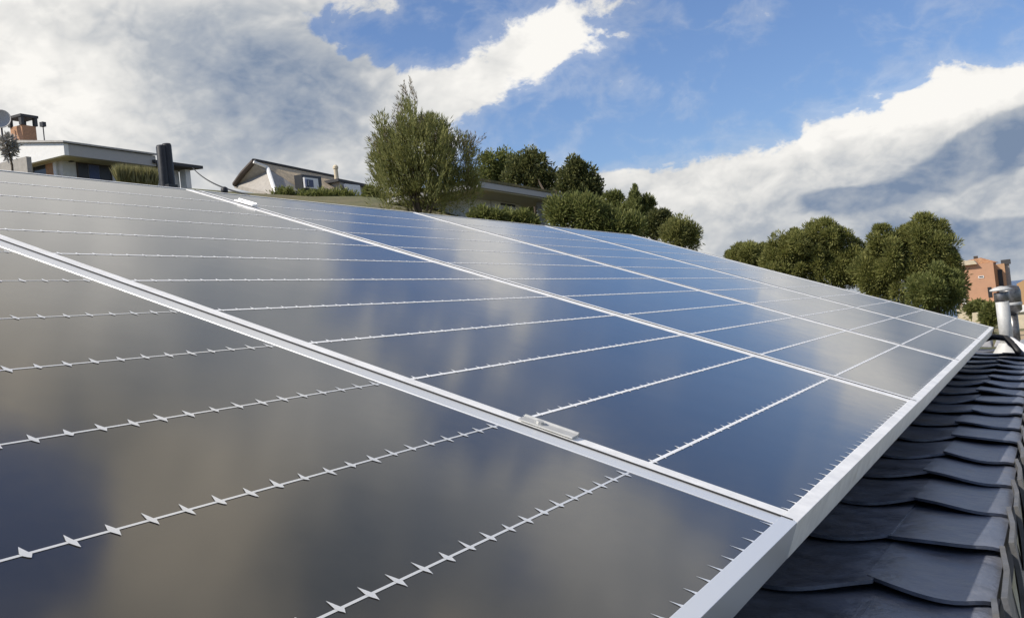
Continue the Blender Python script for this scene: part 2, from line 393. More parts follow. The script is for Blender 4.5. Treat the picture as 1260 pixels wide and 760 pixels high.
# ------------------------------------------------------------------ solar panels
PW, PL = 1.0, 1.651
rot = Matrix(((0, -math.cos(SL), math.sin(SL)), (1, 0, 0), (0, math.sin(SL), math.cos(SL)))).to_4x4()
def panel_proto(fm, rm, hw, bl):
    root = bpy.data.objects.new('solar_panel', None); COL.objects.link(root); root.empty_display_size = .2
    f = MB(); SW, EW, H = .027, .0145, .034
    G = .0020
    f.box((0, 0, -H), (PW-G, EW, 0))                                       # eave bar
    TW = .006
    f.box((0, PL-TW, -H), (PW-G, PL, 0))
    f.box((0, EW+.0004, -H), (SW, PL-TW-.0004, -.0006))
    f.box((PW-G-SW, EW+.0004, -H), (PW-G, PL-TW-.0004, -.0006))
    fr = f.build('frame', fm, root, bevel=.0003)
    g = MB().box((SW-.004, EW-.002, -.02), (PW-G-SW+.004, PL-TW+.002, -.0012)).build('glass', M['glass'], root)
    MB().box((PW-.0018, EW*.3, -.012), (PW+.0002, PL-TW-.001, .0005)).build('gap_shade_strip', M['gap_shade'], root)  # added black strip that imitates the shaded gap between two panels
    for k in range(12):
        y0 = .1475+.1358*k
        if y0 > PL-.03: break
        m_ = MB(); z = -.0009
        x0, x1 = SW-.001, PW-.004-SW
        ps = [(x0, y0-hw), (x1, y0-hw), (x1, y0+hw), (x0, y0+hw)]
        m_.add([(x_, y_, z) for x_, y_ in ps], [(0, 1, 2, 3)])
        nb = 33
        for b in range(nb):
            xc = x0+.010+(x1-x0-.02)*b/(nb-1); a = random.uniform(.8, 1.15)*bl; a2 = random.uniform(.6, 1.15)*bl; w_ = random.uniform(.85, 1.15)*(.6+.4*bl); j = random.uniform(-.0012, .0012); zz = z+.0002
            m_.add([(xc+.0018+j, y0+.0095*a, zz), (xc-.0026*w_, y0+.0015, zz), (xc-.0030*w_, y0-.0012, zz), (xc-.0016*w_, y0-.0055*a2, zz), (xc-.0008+j, y0-.0072*a2, zz), (xc+.0026*w_, y0-.0016, zz), (xc+.0022*w_, y0+.0018, zz)], [(0, 1, 2, 3, 4, 5, 6)])
        m_.build('cell_ribbon', rm, root)
    m_ = MB(); nb = 31
    vs = []; top = []
    for b in range(nb):
        xc = SW+.006+(PW-2*SW-.0155)*b/(nb-1); a = random.uniform(.85, 1.1)*(.5+.5*bl)
        top += [(xc-.0028, EW-.001), (xc-.0012, EW+.004*a), (xc-.0003, EW+.0105*a), (xc+.0009, EW+.004*a), (xc+.0028, EW-.001)]
    n_ = len(top); vs = [(x_, EW-.003, -.0008) for x_, y_ in top]+[(x_, y_, -.0008) for x_, y_ in top]
    m_.add(vs, [(i, i+1, n_+i+1, n_+i) for i in range(n_-1)])
    m_.build('ribbon_tips', rm, root)
    return root
proto = panel_proto(M['polished'], M['polished'], .0011, 1.0)
proto2 = panel_proto(M['alu'], M['ribbon'], .0020, .75)
LAB = ['nearest solar panel, its silver frame corner at the bottom of the picture',
       'second solar panel from the viewer, with a long clamp on its silver near edge',
       'third solar panel from the viewer, in the middle of the row',
       'fourth solar panel from the viewer, one before the last of the row',
       'farthest solar panel of the row, beside the metal flue']
def copy_tree(o, parent=None):
    c = o.copy(); COL.objects.link(c); c.parent = parent
    for ch in o.children: copy_tree(ch, c)
    return c
for k in range(5):
    o = proto if k == 0 else proto2 if k == 1 else copy_tree(proto2)
    dz = (.0006, 0, -.0005, -.0010, -.0015)[k]
    off = pan(0, -1.003+k*1.0, dz)
    if k == 0: off = pan(0, -1.0035, dz)
    o.matrix_world = Matrix.Translation(off) @ rot
    tag(o, LAB[k], 'solar panel', 'solar panels mounted in a row')
def clamp(y, t0, t1, label, h=1., m_='flue'):
    root = thing('panel_clamp', pan((t0+t1)/2, y, 0), label, 'clamp', 'clamps between the panels')
    MB().prism([pan(t0, y+.004, .0005), pan(t0, y+.021, .001), pan(t0, y+.022, .0045*h), pan(t0, y+.019, .005*h), pan(t0, y+.017, .0030*h), pan(t0, y+.004, .0022*h)], pan(t1, 0)-pan(t0, 0)).build('clamp_bar', M[m_], root, bevel=.0006)
    b = MB(); c = pan(t0*.35+t1*.65, y+.011, .0024); nn = pan(0, 0, 1).normalized()
    b.tube([c, c+nn*.003], .004, 8).build('bolt', M['flue'], root)
clamp(.001, .222, .282, 'silver clamp bar over the joint between the two nearest panels')
clamp(.999, 1.475, 1.53, 'silver clamp block high on the joint of second and third panels', 1.7, 'alu')
# mounting rails under the panels
rl = thing('mounting_rail', pan(.4, 0, -.04), 'aluminium mounting rail running beneath the solar panels', 'rail')
MB().prism([pan(.40, -1.0, -.036), pan(.44, -1.0, -.036), pan(.44, -1.0, -.075), pan(.40, -1.0, -.075)], (0, 5, 0)).build('rail_profile', M['alu'], rl)
# ------------------------------------------------------------------ flues at the far end of the roof
fp = at(1239.5, 424, 5.15); base = Vector((fp.x, fp.y, -.14))
fl = thing('metal_flue', base, 'pale metal flue pipe with a flat round cap at roof end', 'flue')
pd = 1331/5.25
topz = at(1233, 352, 5.25).z
MB().lathe([(.0275, 0), (.0275, topz-base.z-.035)], base).build('pipe', M['flue'], fl, smooth=True)
MB().lathe([(.029, topz-base.z-.065), (.031, topz-base.z-.06), (.031, topz-base.z-.03), (.029, topz-base.z-.025)], base).build('collar', M['fluedark'], fl, smooth=True)
MB().lathe([(.038, topz-base.z-.020), (.046, topz-base.z-.017), (.045, topz-base.z-.012), (.026, topz-base.z-.003), (.004, topz-base.z+.001)], base).build('cap', M['flue'], fl, smooth=True)
MB().lathe([(.075, .0), (.06, .02), (.036, .055), (.0345, .06)], base).build('flashing', M['flue'], fl, smooth=True)
b2 = at(1250.5, 424, 5.6); b2.z = -.16
f2 = thing('vent_cowl', b2, 'dark sooty metal cowl behind the pale flue pipe', 'flue')
tz = at(1250, 350, 5.6).z-b2.z
MB().lathe([(.022, 0), (.022, tz-.12)], b2).build('pipe', M['fluedark'], f2, smooth=True)
MB().lathe([(.024, tz-.135), (.044, tz-.12), (.047, tz-.03), (.040, tz-.008), (.012, tz)], b2).build('cowl', M['fluedark'], f2, smooth=True)
MB().lathe([(.047, tz-.095), (.048, tz-.092), (.048, tz-.085), (.047, tz-.082)], b2).build('band', M['flue'], f2, smooth=True)
cp = [at(1208, 418, 5.0), at(1222, 414, 5.0), at(1238, 416, 4.95), at(1247, 424, 4.9), at(1253, 433, 4.8)]
tag(MB().tube(cp, .013, 8).build('roof_cable', M['cable'], smooth=True, origin=cp[0]), 'black cable arching over the roof end at the flue foot', 'cable')
cp = [at(1244, 420, 4.98), at(1252, 426, 4.9), at(1262, 431, 4.85), at(1285, 440, 4.8)]
tag(MB().tube(cp, .020, 10).build('white_conduit', M['white'], smooth=True, origin=cp[0]), 'thick white conduit lying beside the flue at roof end', 'conduit')
# ------------------------------------------------------------------ house with white gable (left)
XE = -45.0
def hz(x, y): return onX(x, y, XE)
A = hz(78, 176); B = hz(191, 190)
zt = .5*(A.z+B.z)
Y0, Y1 = A.y, B.y
h1 = thing('white_gable_house', (XE-5, (Y0+Y1)/2, zt-5.2), 'white house with bright gable, brick chimney and deep eaves', 'house')
fh = .62                                          # fascia height
DP = 11.0
ov = 1.25                                          # eave overhang
zl = zt - 1.1
# gable roof block over everything: eave on the camera side, rising away from it
rise = 1.9
MB().prism([(XE, Y0, zt-.04), (XE, Y0, zt-.04-fh), (XE-DP, Y0, zt-.04-fh), (XE-DP, Y0, zt+rise-.04)], (0, .3, 0)).build('gable_wall', M['white'], h1)
MB().box((XE-.25, Y0+.302, zt-.04-fh), (XE, Y1, zt-.05)).build('fascia', M['fascia'], h1)
MB().box((XE-DP, Y0+.302, zt-.04-fh), (XE-.252, Y1, zt-.15-fh+.2)).build('soffit', M['soffit'], h1)
rf = MB().prism([(XE+.15, Y0-.15, zt-.03), (XE+.15, Y0-.15, zt+.06), (XE-DP, Y0-.15, zt+rise+.22), (XE-DP, Y0-.15, zt+rise-.03)], (0, Y1-Y0+.3, 0)).build('roof', M['rooftop'], h1)
WX = XE-ov
MB().box((XE-DP, Y0+.9, zt-5.2), (WX, Y1-.05, zt-.04-fh-.002)).build('wall', M['grey'], h1)
# windows of the long front
def win_front(x0, x1, y0, y1, panes, frm, nm='window'):
    a = onX(x0, y0, WX); b = onX(x1, y1, WX); zt_ = max(a.z, b.z); zb = zt_-1.5
    w = MB()
    w.box((WX+.003, a.y, zb), (WX+.06, a.y+.08, zt_)); w.box((WX+.003, b.y-.08, zb), (WX+.06, b.y, zt_)); w.box((WX+.003, a.y+.081, zt_-.08), (WX+.06, b.y-.081, zt_)); w.box((WX+.003, a.y+.081, zb), (WX+.06, b.y-.081, zb+.08))
    wf = w.build(nm, frm, h1)
    n_ = len(panes)
    for i, pm in enumerate(panes):
        ya = a.y+.085+(b.y-a.y-.17)*i/n_; yb = a.y+.085+(b.y-a.y-.17)*(i+1)/n_
        MB().box((WX+.004, ya+.01, zb+.085), (WX+.03, yb-.03, zt_-.085)).build('pane', pm, wf)
    return wf
win_front(93, 136, 199, 204, [M['dark'], M['curtain'], M['dark']], M['wood'])
# gable-side window with white surround, facing the sun
q0 = onY(38, 205, Y0+.9); q1 = onY(68, 196, Y0+.9)
xx0, xx1, zz = max(q0.x, XE-9.5), WX-.35, q1.z
w = MB(); yy = Y0+.9
w.box((xx0, yy-.12, zz-.16), (xx1, yy-.003, zz)); w.box((xx1-.22, yy-.12, zz-2.2), (xx1, yy-.003, zz-.162)); w.box((xx0, yy-.12, zz-2.2), (xx0+.2, yy-.003, zz-.162))
wf = w.build('window', M['frame'], h1)
MB().box((xx0+.21, yy-.05, zz-2.2), (xx1-.85, yy-.004, zz-.17)).build('pane', M['winglass'], wf)
MB().box((xx1-.84, yy-.07, zz-2.2), (xx1-.23, yy-.004, zz-.17)).build('blind', M['brick'], wf)
# lamp on the wall, brick chimney, aerial
lp = onX(86, 197, WX); MB().box((WX+.003, lp.y-.12, lp.z-.12), (WX+.2, lp.y+.12, lp.z+.1)).build('wall_lamp', M['dark'], h1, bevel=.02)
ch = onX(29, 163, XE-5.5); s_ = .48; cz0 = zt+.2; cz1 = onX(29, 147, XE-5.5).z
c_ = MB().box((ch.x-s_, ch.y-s_, cz0), (ch.x+s_, ch.y+s_, cz1-.45)).build('chimney', M['brick'], h1, bevel=.02)
b_ = MB()
for sx in (-1, 1):
    for sy in (-1, 1): b_.box((ch.x+sx*s_*.95-.10, ch.y+sy*s_*.95-.10, cz1-.449), (ch.x+sx*s_*.95+.10, ch.y+sy*s_*.95+.10, cz1))
b_.box((ch.x-s_-.12, ch.y-s_-.12, cz1+.001), (ch.x+s_+.12, ch.y+s_+.12, cz1+.14)); b_.build('chimney_cap', M['roofdark'], c_)
an = onX(54, 166, XE-3); at_ = onX(53.5, 155, XE-3)
b_ = MB().tube([(an.x, an.y, an.z-.6), (an.x, an.y, at_.z)], .03, 6); b_.box((an.x-.12, an.y-.12, at_.z-.05), (an.x+.12, an.y+.12, at_.z+.2)); b_.build('aerial', M['dark'], h1)
# low wing at the far end
C0 = hz(192, 203); C1 = hz(240, 209); zw = hz(215, 202).z
Y2 = C1.y
MB().box((XE-DP+2, Y1-.04, zt-5.2), (WX+.4, Y2-.5, zw-.15)).build('wing_wall', M['grey'], h1)
MB().prism([(XE+.2, Y1-.3, zw-.12), (XE+.2, Y1-.3, zw+.06), (XE-6, Y1-.3, zw+.5), (XE-6, Y1-.3, zw+.3)], (0, Y2-Y1+.8, 0)).build('wing_roof', M['roofdark'], h1)
MB().box((WX+.43, Y2-.47, zt-5.2), (WX+.9, Y2-.05, zw-.14)).build('corner_pillar', M['white'], h1)
# small structures at its left: parapet, dish, sculpture-like dry plant
p0 = onY(2, 199, Y0-2.5)
pp = MB().box((XE-14, Y0-2.7, zt-5.2), (onY(37, 200, Y0-2.5).x, Y0-2.4, onY(20, 197, Y0-2.5).z)).build('terrace_wall', M['stone'], origin=(XE-9, Y0-2.5, zt-5.2))
tag(pp, 'low dark terrace wall in front of the bright white gable', 'wall')
d0 = onX(1, 148, XE-6)
ds = thing('satellite_dish', (d0.x, d0.y, zt+.3), 'round grey satellite dish cut by the left picture edge', 'satellite dish')
b_ = MB(); prof = [(.0, 0)]
nrm = Vector((.75, -.65, .15)).normalized(); t1 = nrm.orthogonal().normalized(); t2 = nrm.cross(t1)
vs = []; fs = []
for i in range(5):
    for k in range(20): a = 2*math.pi*k/20; r_ = .55*i/4+.001; vs.append(d0+t1*r_*math.cos(a)+t2*r_*math.sin(a)+nrm*(.22*(i/4)**2))
for i in range(4):
    for k in range(20): fs.append((i*20+k, i*20+(k+1) % 20, (i+1)*20+(k+1) % 20, (i+1)*20+k))
o = MB().add(vs, fs).build('dish', M['fascia'], ds); sm = o.modifiers.new('solid', 'SOLIDIFY'); sm.thickness = .04
MB().tube([(d0.x, d0.y, zt+.3), d0-nrm*.1], .05, 6).build('mast', M['dark'], ds)
# ------------------------------------------------------------------ vegetation
def leaf_mesh(name, P, D, ln, wd, m, parent=None, origin=None):
    """many small separate leaf faces: P positions, D directions, ln / wd lengths and widths"""
    n = len(P)
    D = D/np.linalg.norm(D, axis=1, keepdims=True)
    S = np.cross(D, rng.normal(size=(n, 3))); S /= np.linalg.norm(S, axis=1, keepdims=True)+1e-9
    ln = np.broadcast_to(ln, n)[:, None]*rng.uniform(.7, 1.3, (n, 1)); wd = np.broadcast_to(wd, n)[:, None]*rng.uniform(.7, 1.3, (n, 1))
    V = np.stack([P, P+D*ln*.45+S*wd*.5, P+D*ln, P+D*ln*.45-S*wd*.5], 1).reshape(-1, 3)
    if origin is not None: V = V-np.array(origin)
    elif parent is not None: V = V-np.array(parent.location)
    me = bpy.data.meshes.new(name); me.vertices.add(4*n); me.vertices.foreach_set('co', V.astype(np.float32).ravel())
    me.loops.add(4*n); me.loops.foreach_set('vertex_index', np.arange(4*n, dtype=np.int32))
    me.polygons.add(n); me.polygons.foreach_set('loop_start', np.arange(0, 4*n, 4, dtype=np.int32))
    me.update(calc_edges=True); me.validate(); me.materials.append(m)
    o = bpy.data.objects.new(name, me); COL.objects.link(o)
    if parent is not None: o.parent = parent
    elif origin is not None: o.location = origin
    return o
def unit(n):
    d = rng.normal(size=(n, 3)); return d/np.linalg.norm(d, axis=1, keepdims=True)
def lobes_at(lst, d, depth=.8):
    """lobes of a crown: (px, py, half-width, half-height[, distance shift]) seen at distance d -> centre and radii in metres"""
    out = []
    for l in lst:
        x, y, rx, ry = l[:4]; dd = d+(l[4] if len(l) > 4 else 0)
        k = dd/FPX; out.append((np.array(at(x, y, dd)), np.array([rx*k, rx*k*depth, ry*k])))
    return out
right_dir = np.array(R0)
def tree(name, lobes, d, label, m, nclump, nleaf, ln, wd, cr=.35, up=.35, group=None, trunk=None, cat='tree', depth=.8, fill=.35, tall=1.35, shell=.38, sat=4):
    L = lobes_at(lobes, d, depth)
    if sat:
        L2 = []
        for c, r in L:
            L2.append((c, r*.84))
            for _ in range(sat):
                u = unit(1)[0]; u[2] = abs(u[2])*.9-.15; f_ = rng.uniform(.28, .5)
                L2.append((c + right_dir*u[0]*r[0]*.95 + np.array([Fv.x, Fv.y, 0])*u[1]*r[1]*.95 + np.array([0, 0, 1])*u[2]*r[2]*.95, r*f_*np.array([.9, .9, 1.15])))
        L = L2
    vol = np.array([np.prod(r) for _, r in L])**.67; w = vol/vol.sum()
    cx = sum(c*w_ for (c, _), w_ in zip(L, w))
    gx, gy = (cx[0], cx[1]) if trunk is None else tuple(at(trunk, 300, d))[:2]
    az = math.degrees(math.atan2(gx-CAM.x, gy-CAM.y)); gz = ground_z(math.hypot(gx-CAM.x, gy-CAM.y), az)-.3
    gz = min(gz, min(c[2]-r[2] for c, r in L)-.4) if cat == 'tree' else min(gz, min(c[2] for c, r in L))
    root = thing(name, (gx, gy, gz), label, cat, group)
    Ps, Ds = [], []
    heads = []
    fwd = np.array([Fv.x, Fv.y, 0]); fwd /= np.linalg.norm(fwd)
    for (c, r), w_ in zip(L, w):
        nc = max(3, int(nclump*w_))
        r = np.maximum(r-.4*cr, r*.5)
        u = unit(nc); rad = np.where(rng.random(nc) < fill, rng.uniform(.25, .8, nc), rng.uniform(.8, 1.03, nc))[:, None]
        q = u*rad
        off = np.outer(q[:, 0]*r[0], right_dir)+np.outer(q[:, 1]*r[1], fwd)+np.outer(q[:, 2]*r[2], [0, 0, 1])
        pc = c+off; heads.append(pc)
        out = off/(np.linalg.norm(off, axis=1, keepdims=True)+1e-6)
        cs = cr*rng.uniform(.5, 1.4, nc)
        k = nleaf
        du = unit(nc*k).reshape(nc, k, 3)+out[:, None, :]*.55+np.array([0, 0, up])
        du /= np.linalg.norm(du, axis=2, keepdims=True)
        pos = pc[:, None, :]+du*(rng.random((nc, k, 1))**shell)*cs[:, None, None]*np.array([1, 1, tall])
        Ps.append(pos.reshape(-1, 3)); Ds.append((du+.5*unit(nc*k).reshape(nc, k, 3)+np.array([0, 0, up*.6])).reshape(-1, 3))
    leaf_mesh('crown', np.concatenate(Ps), np.concatenate(Ds), ln, wd, m, root)
    H = np.concatenate(heads); zc = H[:, 2].mean()
    t = MB(); top = Vector((gx+rng.uniform(-.2, .2), gy, zc)); hh = top.z-gz; tr = max(.06, hh*.028)
    mid = Vector((gx+.03*hh, gy, gz+hh*.5)); t.tube([(gx, gy, gz), mid, top, (top.x, top.y, zc+.5*(H[:, 2].max()-zc))], [tr, tr*.8, tr*.5, tr*.15], 8)
    for i in rng.choice(len(H), min(26, len(H)), replace=False):
        s0 = mid.lerp(top, rng.uniform(0, 1)); e0 = Vector(H[i]); mm_ = s0.lerp(e0, .5)+Vector((0, 0, .12*(e0-s0).length))
        t.tube([s0, mm_, e0], [tr*.35, tr*.22, tr*.06], 5, False)
    t.build('trunk', M['bark'], root, smooth=True)
    return root
def shoots(name, specs, d, m, parent, nleaf=26, ln=.1, wd=.022, spread=.3):
    """upright feathery sprays: specs rows of (px, py base, px, py tip)"""
    Ps, Ds = [], []
    for x0, y0, x1, y1, dd in specs:
        a = np.array(at(x0, y0, d+dd)); b = np.array(at(x1, y1, d+dd)); ax = b-a; l_ = np.linalg.norm(ax)
        t_ = rng.random(nleaf)**.8; side = unit(nleaf)
        p = a+np.outer(t_, ax)+side*(.05*(1-t_)*l_+.01)[:, None]
        Ps.append(p); Ds.append(ax/l_*.9+side*spread)
    return leaf_mesh(name, np.concatenate(Ps), np.concatenate(Ds), ln, wd, m, parent)
# the big feathery tree
D1 = 33.
bt = tree('feathery_tree', [(500, 205, 44, 42), (545, 215, 46, 40), (479, 190, 20, 28), (527, 176, 32, 27), (500, 158, 10, 24), (470, 178, 12, 22), (548, 188, 14, 20), (480, 238, 22, 26), (560, 238, 36, 26), (520, 245, 40, 24), (580, 238, 12, 20)], D1,
     'tall feathery olive green tree with spiky upright twigs beside the porch', M['pinel'], 200, 110, .17, .024, cr=.36, up=.8, trunk=520, fill=.45, tall=1.7, shell=.6, sat=0)
sp = []
sky_top = [(455, 190), (462, 172), (470, 160), (482, 150), (492, 140), (498, 116), (506, 122), (514, 133), (524, 138), (534, 142), (545, 150), (552, 160), (560, 182)]
for i in range(520):
    k = rng.random()*(len(sky_top)-1); a = int(k); f_ = k-a
    tx = sky_top[a][0]*(1-f_)+sky_top[min(a+1, 12)][0]*f_; ty = sky_top[a][1]*(1-f_)+sky_top[min(a+1, 12)][1]*f_
    dp = rng.random()**1.6*70; ty += dp + rng.uniform(-2, 10); tx = tx+(515-tx)*dp/300+rng.uniform(-4, 4)
    l_ = rng.uniform(14, 34); bx = tx+(515-tx)*.22+rng.uniform(-3, 3)
    sp.append((bx, ty+l_, tx, ty, rng.uniform(-1.2, 1.2)))
shoots('upright_sprays', sp, D1, M['pinel'], bt, 34, .12, .022)
sp = []
for i in range(70):
    tx = 577+rng.normal()*7; ty = 160+abs(rng.normal())*26; l_ = rng.uniform(12, 26); sp.append((575+(tx-577)*.4, ty+l_, tx, ty, rng.uniform(-.6, .6)))
for i in range(90):
    k = rng.random(); tx = 455+k*110+rng.normal()*3; ty = 172-60*math.exp(-((tx-500)/16)**2)-22*math.exp(-((tx-500)/50)**2)+abs(rng.normal())*14; sp.append((tx+(515-tx)*.25, ty+rng.uniform(12, 24), tx, ty, rng.uniform(-.8, .8)))
shoots('dry_twigs', sp, D1, M['twig'], bt, 22, .10, .016, .35)
# dark trees behind the porch, tree right of it, bushes going downhill
tree('leafy_tree', [(610, 208, 18, 16), (625, 215, 16, 18), (600, 222, 16, 14)], 66., 'mid green round tree behind the left half of the porch roof', M['shrub'], 60, 110, 0.19, 0.1, cr=0.45, up=.25, group='trees on the hillside')
tree('leafy_tree', [(648, 208, 18, 15), (640, 222, 14, 14), (664, 222, 12, 12), (655, 202, 10, 9), (675, 226, 7, 8)], 60., 'dark leafy tree behind the middle of the porch roof', M['pined'], 60, 110, 0.19, 0.1, cr=0.45, up=.25, group='trees on the hillside')
tree('leafy_tree', [(708, 222, 18, 15), (712, 238, 22, 16), (700, 236, 12, 14), (728, 238, 8, 16), (706, 212, 10, 8)], 58., 'leafy tree standing against white cloud right of the porch roof', M['pined'], 60, 110, 0.19, 0.1, cr=0.45, up=.35, group='trees on the hillside')
cf = tree('conifer', [(786, 268, 22, 16), (781, 254, 9, 11), (797, 258, 7, 9)], 56., 'pointed conifer with a spiky top on the falling slope', M['shrub'], 110, 110, 0.18, 0.05, cr=0.27, up=.7, group='trees on the hillside')
sp = []
for i in range(110):
    t_ = rng.random(); w_ = 3+20*t_; tx = 781+rng.uniform(-w_, w_)*.55; ty = 227+t_*30; sp.append((781+(tx-781)*.35, ty+rng.uniform(4, 9), tx, ty, rng.uniform(-1.4, -.2)))
for i in range(24):
    t_ = rng.random(); w_ = 2+10*t_; tx = 797+rng.uniform(-w_, w_)*.5; ty = 240+t_*20; sp.append((797+(tx-797)*.35, ty+rng.uniform(4, 9), tx, ty, rng.uniform(-.6, .6)))
shoots('spire', sp, 56., M['shrub'], cf, 26, .15, .035, .5)
tree('leafy_tree', [(753, 257, 12, 12), (746, 268, 20, 14), (756, 250, 6, 8)], 57., 'bushy tree between the porch tree and the pointed conifer', M['shrub'], 110, 110, 0.18, 0.05, cr=0.27, up=.5, group='trees on the hillside')
tree('leafy_tree', [(804, 280, 22, 13), (812, 273, 10, 9)], 52., 'dark green bush right under the pointed conifer', M['pined'], 110, 110, 0.18, 0.05, cr=0.27, up=.5, group='trees on the hillside')
tree('leafy_tree', [(825, 288, 18, 10), (838, 292, 14, 10), (848, 298, 6, 8)], 50., 'pale green bush lowest on the slope at the panel edge', M['pinel'], 44, 170, .18, .05, cr=0.42, up=.5, group='trees on the hillside')
tree('shrub', [(702, 266, 18, 12), (724, 271, 22, 13), (690, 264, 9, 10), (646, 262, 14, 6, 22)], 46., 'dense green shrub right of the porch post', M['shrub'], 50, 200, .18, .06, cr=0.5, up=.4, cat='shrub', group='shrubs above the panels')
tree('shrub', [(742, 281, 26, 12), (768, 286, 24, 10)], 46., 'low dark green shrub right below the bushy tree', M['shrub'], 44, 200, .18, .06, cr=0.45, up=.4, cat='shrub', group='shrubs above the panels')
tree('hedge', [(610, 271, 18, 6), (632, 272, 18, 7), (594, 268, 12, 8), (648, 277, 12, 4)], 43., 'low hedge under the porch in front of its small window', M['shrub'], 170, 56, .16, .06, cr=.22, up=.4, cat='hedge')
# pines on the right
PG = 'pines on the right'
tree('pine_tree', [(925, 316, 24, 14), (910, 320, 14, 14), (942, 322, 14, 14)], 68., 'small distant pine leftmost of the right hand pines', M['pine'], 60, 260, 0.2, 0.05, cr=0.42, up=.35, tall=1.15, shell=.3, group=PG)
tree('pine_tree', [(1005, 312, 42, 30), (980, 310, 24, 28), (1030, 320, 30, 34), (1000, 335, 50, 34), (1010, 294, 26, 14), (1045, 340, 24, 30), (970, 328, 20, 22)], 60., 'broad round pine in the middle of the right hand pines', M['pine'], 230, 290, 0.2, 0.05, cr=0.45, up=.35, tall=1.15, shell=.3, group=PG)
tree('pine_tree', [(1080, 345, 18, 30), (1130, 312, 36, 35), (1095, 312, 28, 28), (1155, 325, 24, 36), (1110, 345, 46, 36), (1085, 330, 20, 30), (1140, 295, 24, 16), (1165, 345, 16, 28)], 58., 'tall dense pine next to the terracotta building', M['pine'], 260, 290, 0.2, 0.05, cr=0.45, up=.4, tall=1.2, shell=.3, group=PG)
tree('pine_tree', [(1148, 362, 26, 19), (1160, 352, 13, 17), (1135, 368, 20, 22), (1172, 372, 14, 18)], 50., 'low bright pine in front of the tall dense pine', M['shrub'], 100, 240, 0.17, 0.045, cr=0.36, up=.45, tall=1.25, shell=.3, group=PG)
# tall grass in front of the white gable house
Ps, Ds = [], []
for i in range(2600):
    x = rng.uniform(144, 194); yb = 224+.1*(x-138); g = rng.uniform(12, 24); b = np.array(at(x, yb, 46+rng.uniform(-.6, .6))); Ps.append(b); Ds.append(np.array([0, 0, 1.])+right_dir*rng.normal(-.05, .2))
leaf_mesh('tall_grass', np.array(Ps), np.array(Ds), .66, .045, M['reed'], origin=tuple(at(162, 215, 46)))
tag(bpy.data.objects['tall_grass'], 'clump of tall olive grass before the white gable house', 'grass')
# dry potted plant at far left
q = at(11, 195, 55)
tree('dry_plant', [(11, 178, 6, 7), (12, 188, 4, 8)], 55., 'dry grey plant in front of the white gable at left edge', mat('dry_plant_leaves', (.48, .45, .41), .9, island=(.30, .28, .25)), 26, 26, .2, .08, cr=.22, up=.1, cat='plant')
# ------------------------------------------------------------------ black double flue and cable beyond the array
D2 = 7.0
a = at(205, 232, D2)
bf = thing('black_chimney_pipe', (a.x, a.y, -3.3), 'black twin chimney pipe standing before the white gable house', 'chimney')
t1_ = at(197.6, 179, D2); t2_ = at(204.6, 177, D2+.02)
rr = 5.6*D2/FPX
for tp in (t1_, t2_): MB().lathe([(rr*.92, 0), (rr*.92, tp.z+2.8), (rr, tp.z+2.82), (rr, tp.z+3.29), (rr*.85, tp.z+3.3), (rr*.8, tp.z+3.27)], (tp.x, tp.y, -3.3)).build('flue_pipe', M['black'], bf, smooth=True)
MB().box((t1_.x-.02, t1_.y-.02, -3.3), (t2_.x+.04, t2_.y+.02, t1_.z-.25)).build('bracket', M['black'], bf)
c0 = onX(237, 206.5, XE+.3); c1 = at(303, 239, 26.); c2 = at(322, 249, 18.)
pts = []
for i in range(25):
    t = i/24; p = c0.lerp(c1, t) if t < 1 else c1; p.z -= 4*t*(1-t)*.22; pts.append(p)
pts.append(c2)
tag(MB().tube(pts, .026, 6).build('hanging_cable', M['cable'], smooth=True, origin=c0), 'thin black cable sloping down from the white gable house', 'cable')
# ------------------------------------------------------------------ brown hipped house
DH = 62.0
def g(x, y, dd=0.): return at(x, y, DH+dd)
apex = g(313, 198, 1.); rid = g(412, 218, 9.)
h2 = thing('hipped_house', (g(370, 245, 5).x, g(370, 245, 5).y, g(370, 245).z-2.5), 'brown tiled house with a white hip line, dormer window and thin chimney', 'house')
eL = g(288, 227, 3.); eC = g(341, 240, -1.5); eR = g(420, 238, 5.); nT = g(331, 208.5, 1.2)
th = Vector((0, 0, -.22))
MB().prism([eL, apex, nT, eC], th).build('gable_face', M['stone'], h2)
MB().prism([nT, eC, g(372, 233.5, 1.)], th*.98).build('hip_panel', M['stone'], h2)
MB().prism([apex, rid, eR, g(372, 233.8, 1.2), nT+Vector((.02, .1, .0))], th).build('roof', M['tan'], h2)
MB().tube([nT+Vector((0, -.1, .03)), eC+Vector((0, -.1, .06))], .12, 8).build('hip_flashing', M['white'], h2)
MB().tube([apex+Vector((0, 0, .05)), rid+Vector((0, 0, .05))], .09, 8).build('ridge_cap', M['roofdark'], h2)
MB().tube([apex, g(299, 213, 1.8), g(289, 227, 2.8)], .17, 8).build('verge_board', M['wood'], h2)
MB().tube([apex+Vector((.1, -.2, -.1)), nT+Vector((0, -.1, .1))], .09, 6).build('verge_trim', M['white'], h2)
back = Vector((-4.5, 5.0, 0))
wl = MB(); wl.prism([eC+Vector((.1, .5, -.3)), g(372, 236, 2.), g(418, 240, 6.), g(418, 240, 6.)+Vector((0, 0, -3)), eC+Vector((.1, .5, -3.3))], Vector((-2.5, 4, 0))).build('wall', M['stone'], h2)
def quad_box(x0, y0, x1, y1, d0, d1, slope, dep, m_, nm, par, inset=0.):
    a = g(x0, y0, d0); b = g(x1, y0+slope*(x1-x0), d1); a2 = Vector((a.x, a.y, g(x0, y1, d0).z)); b2 = Vector((b.x, b.y, g(x1, y1+slope*(x1-x0), d1).z))
    nrm_ = (b-a).cross(Vector((0, 0, 1))).normalized()
    return MB().prism([a, b, b2, a2], -nrm_*dep).build(nm, m_, par)
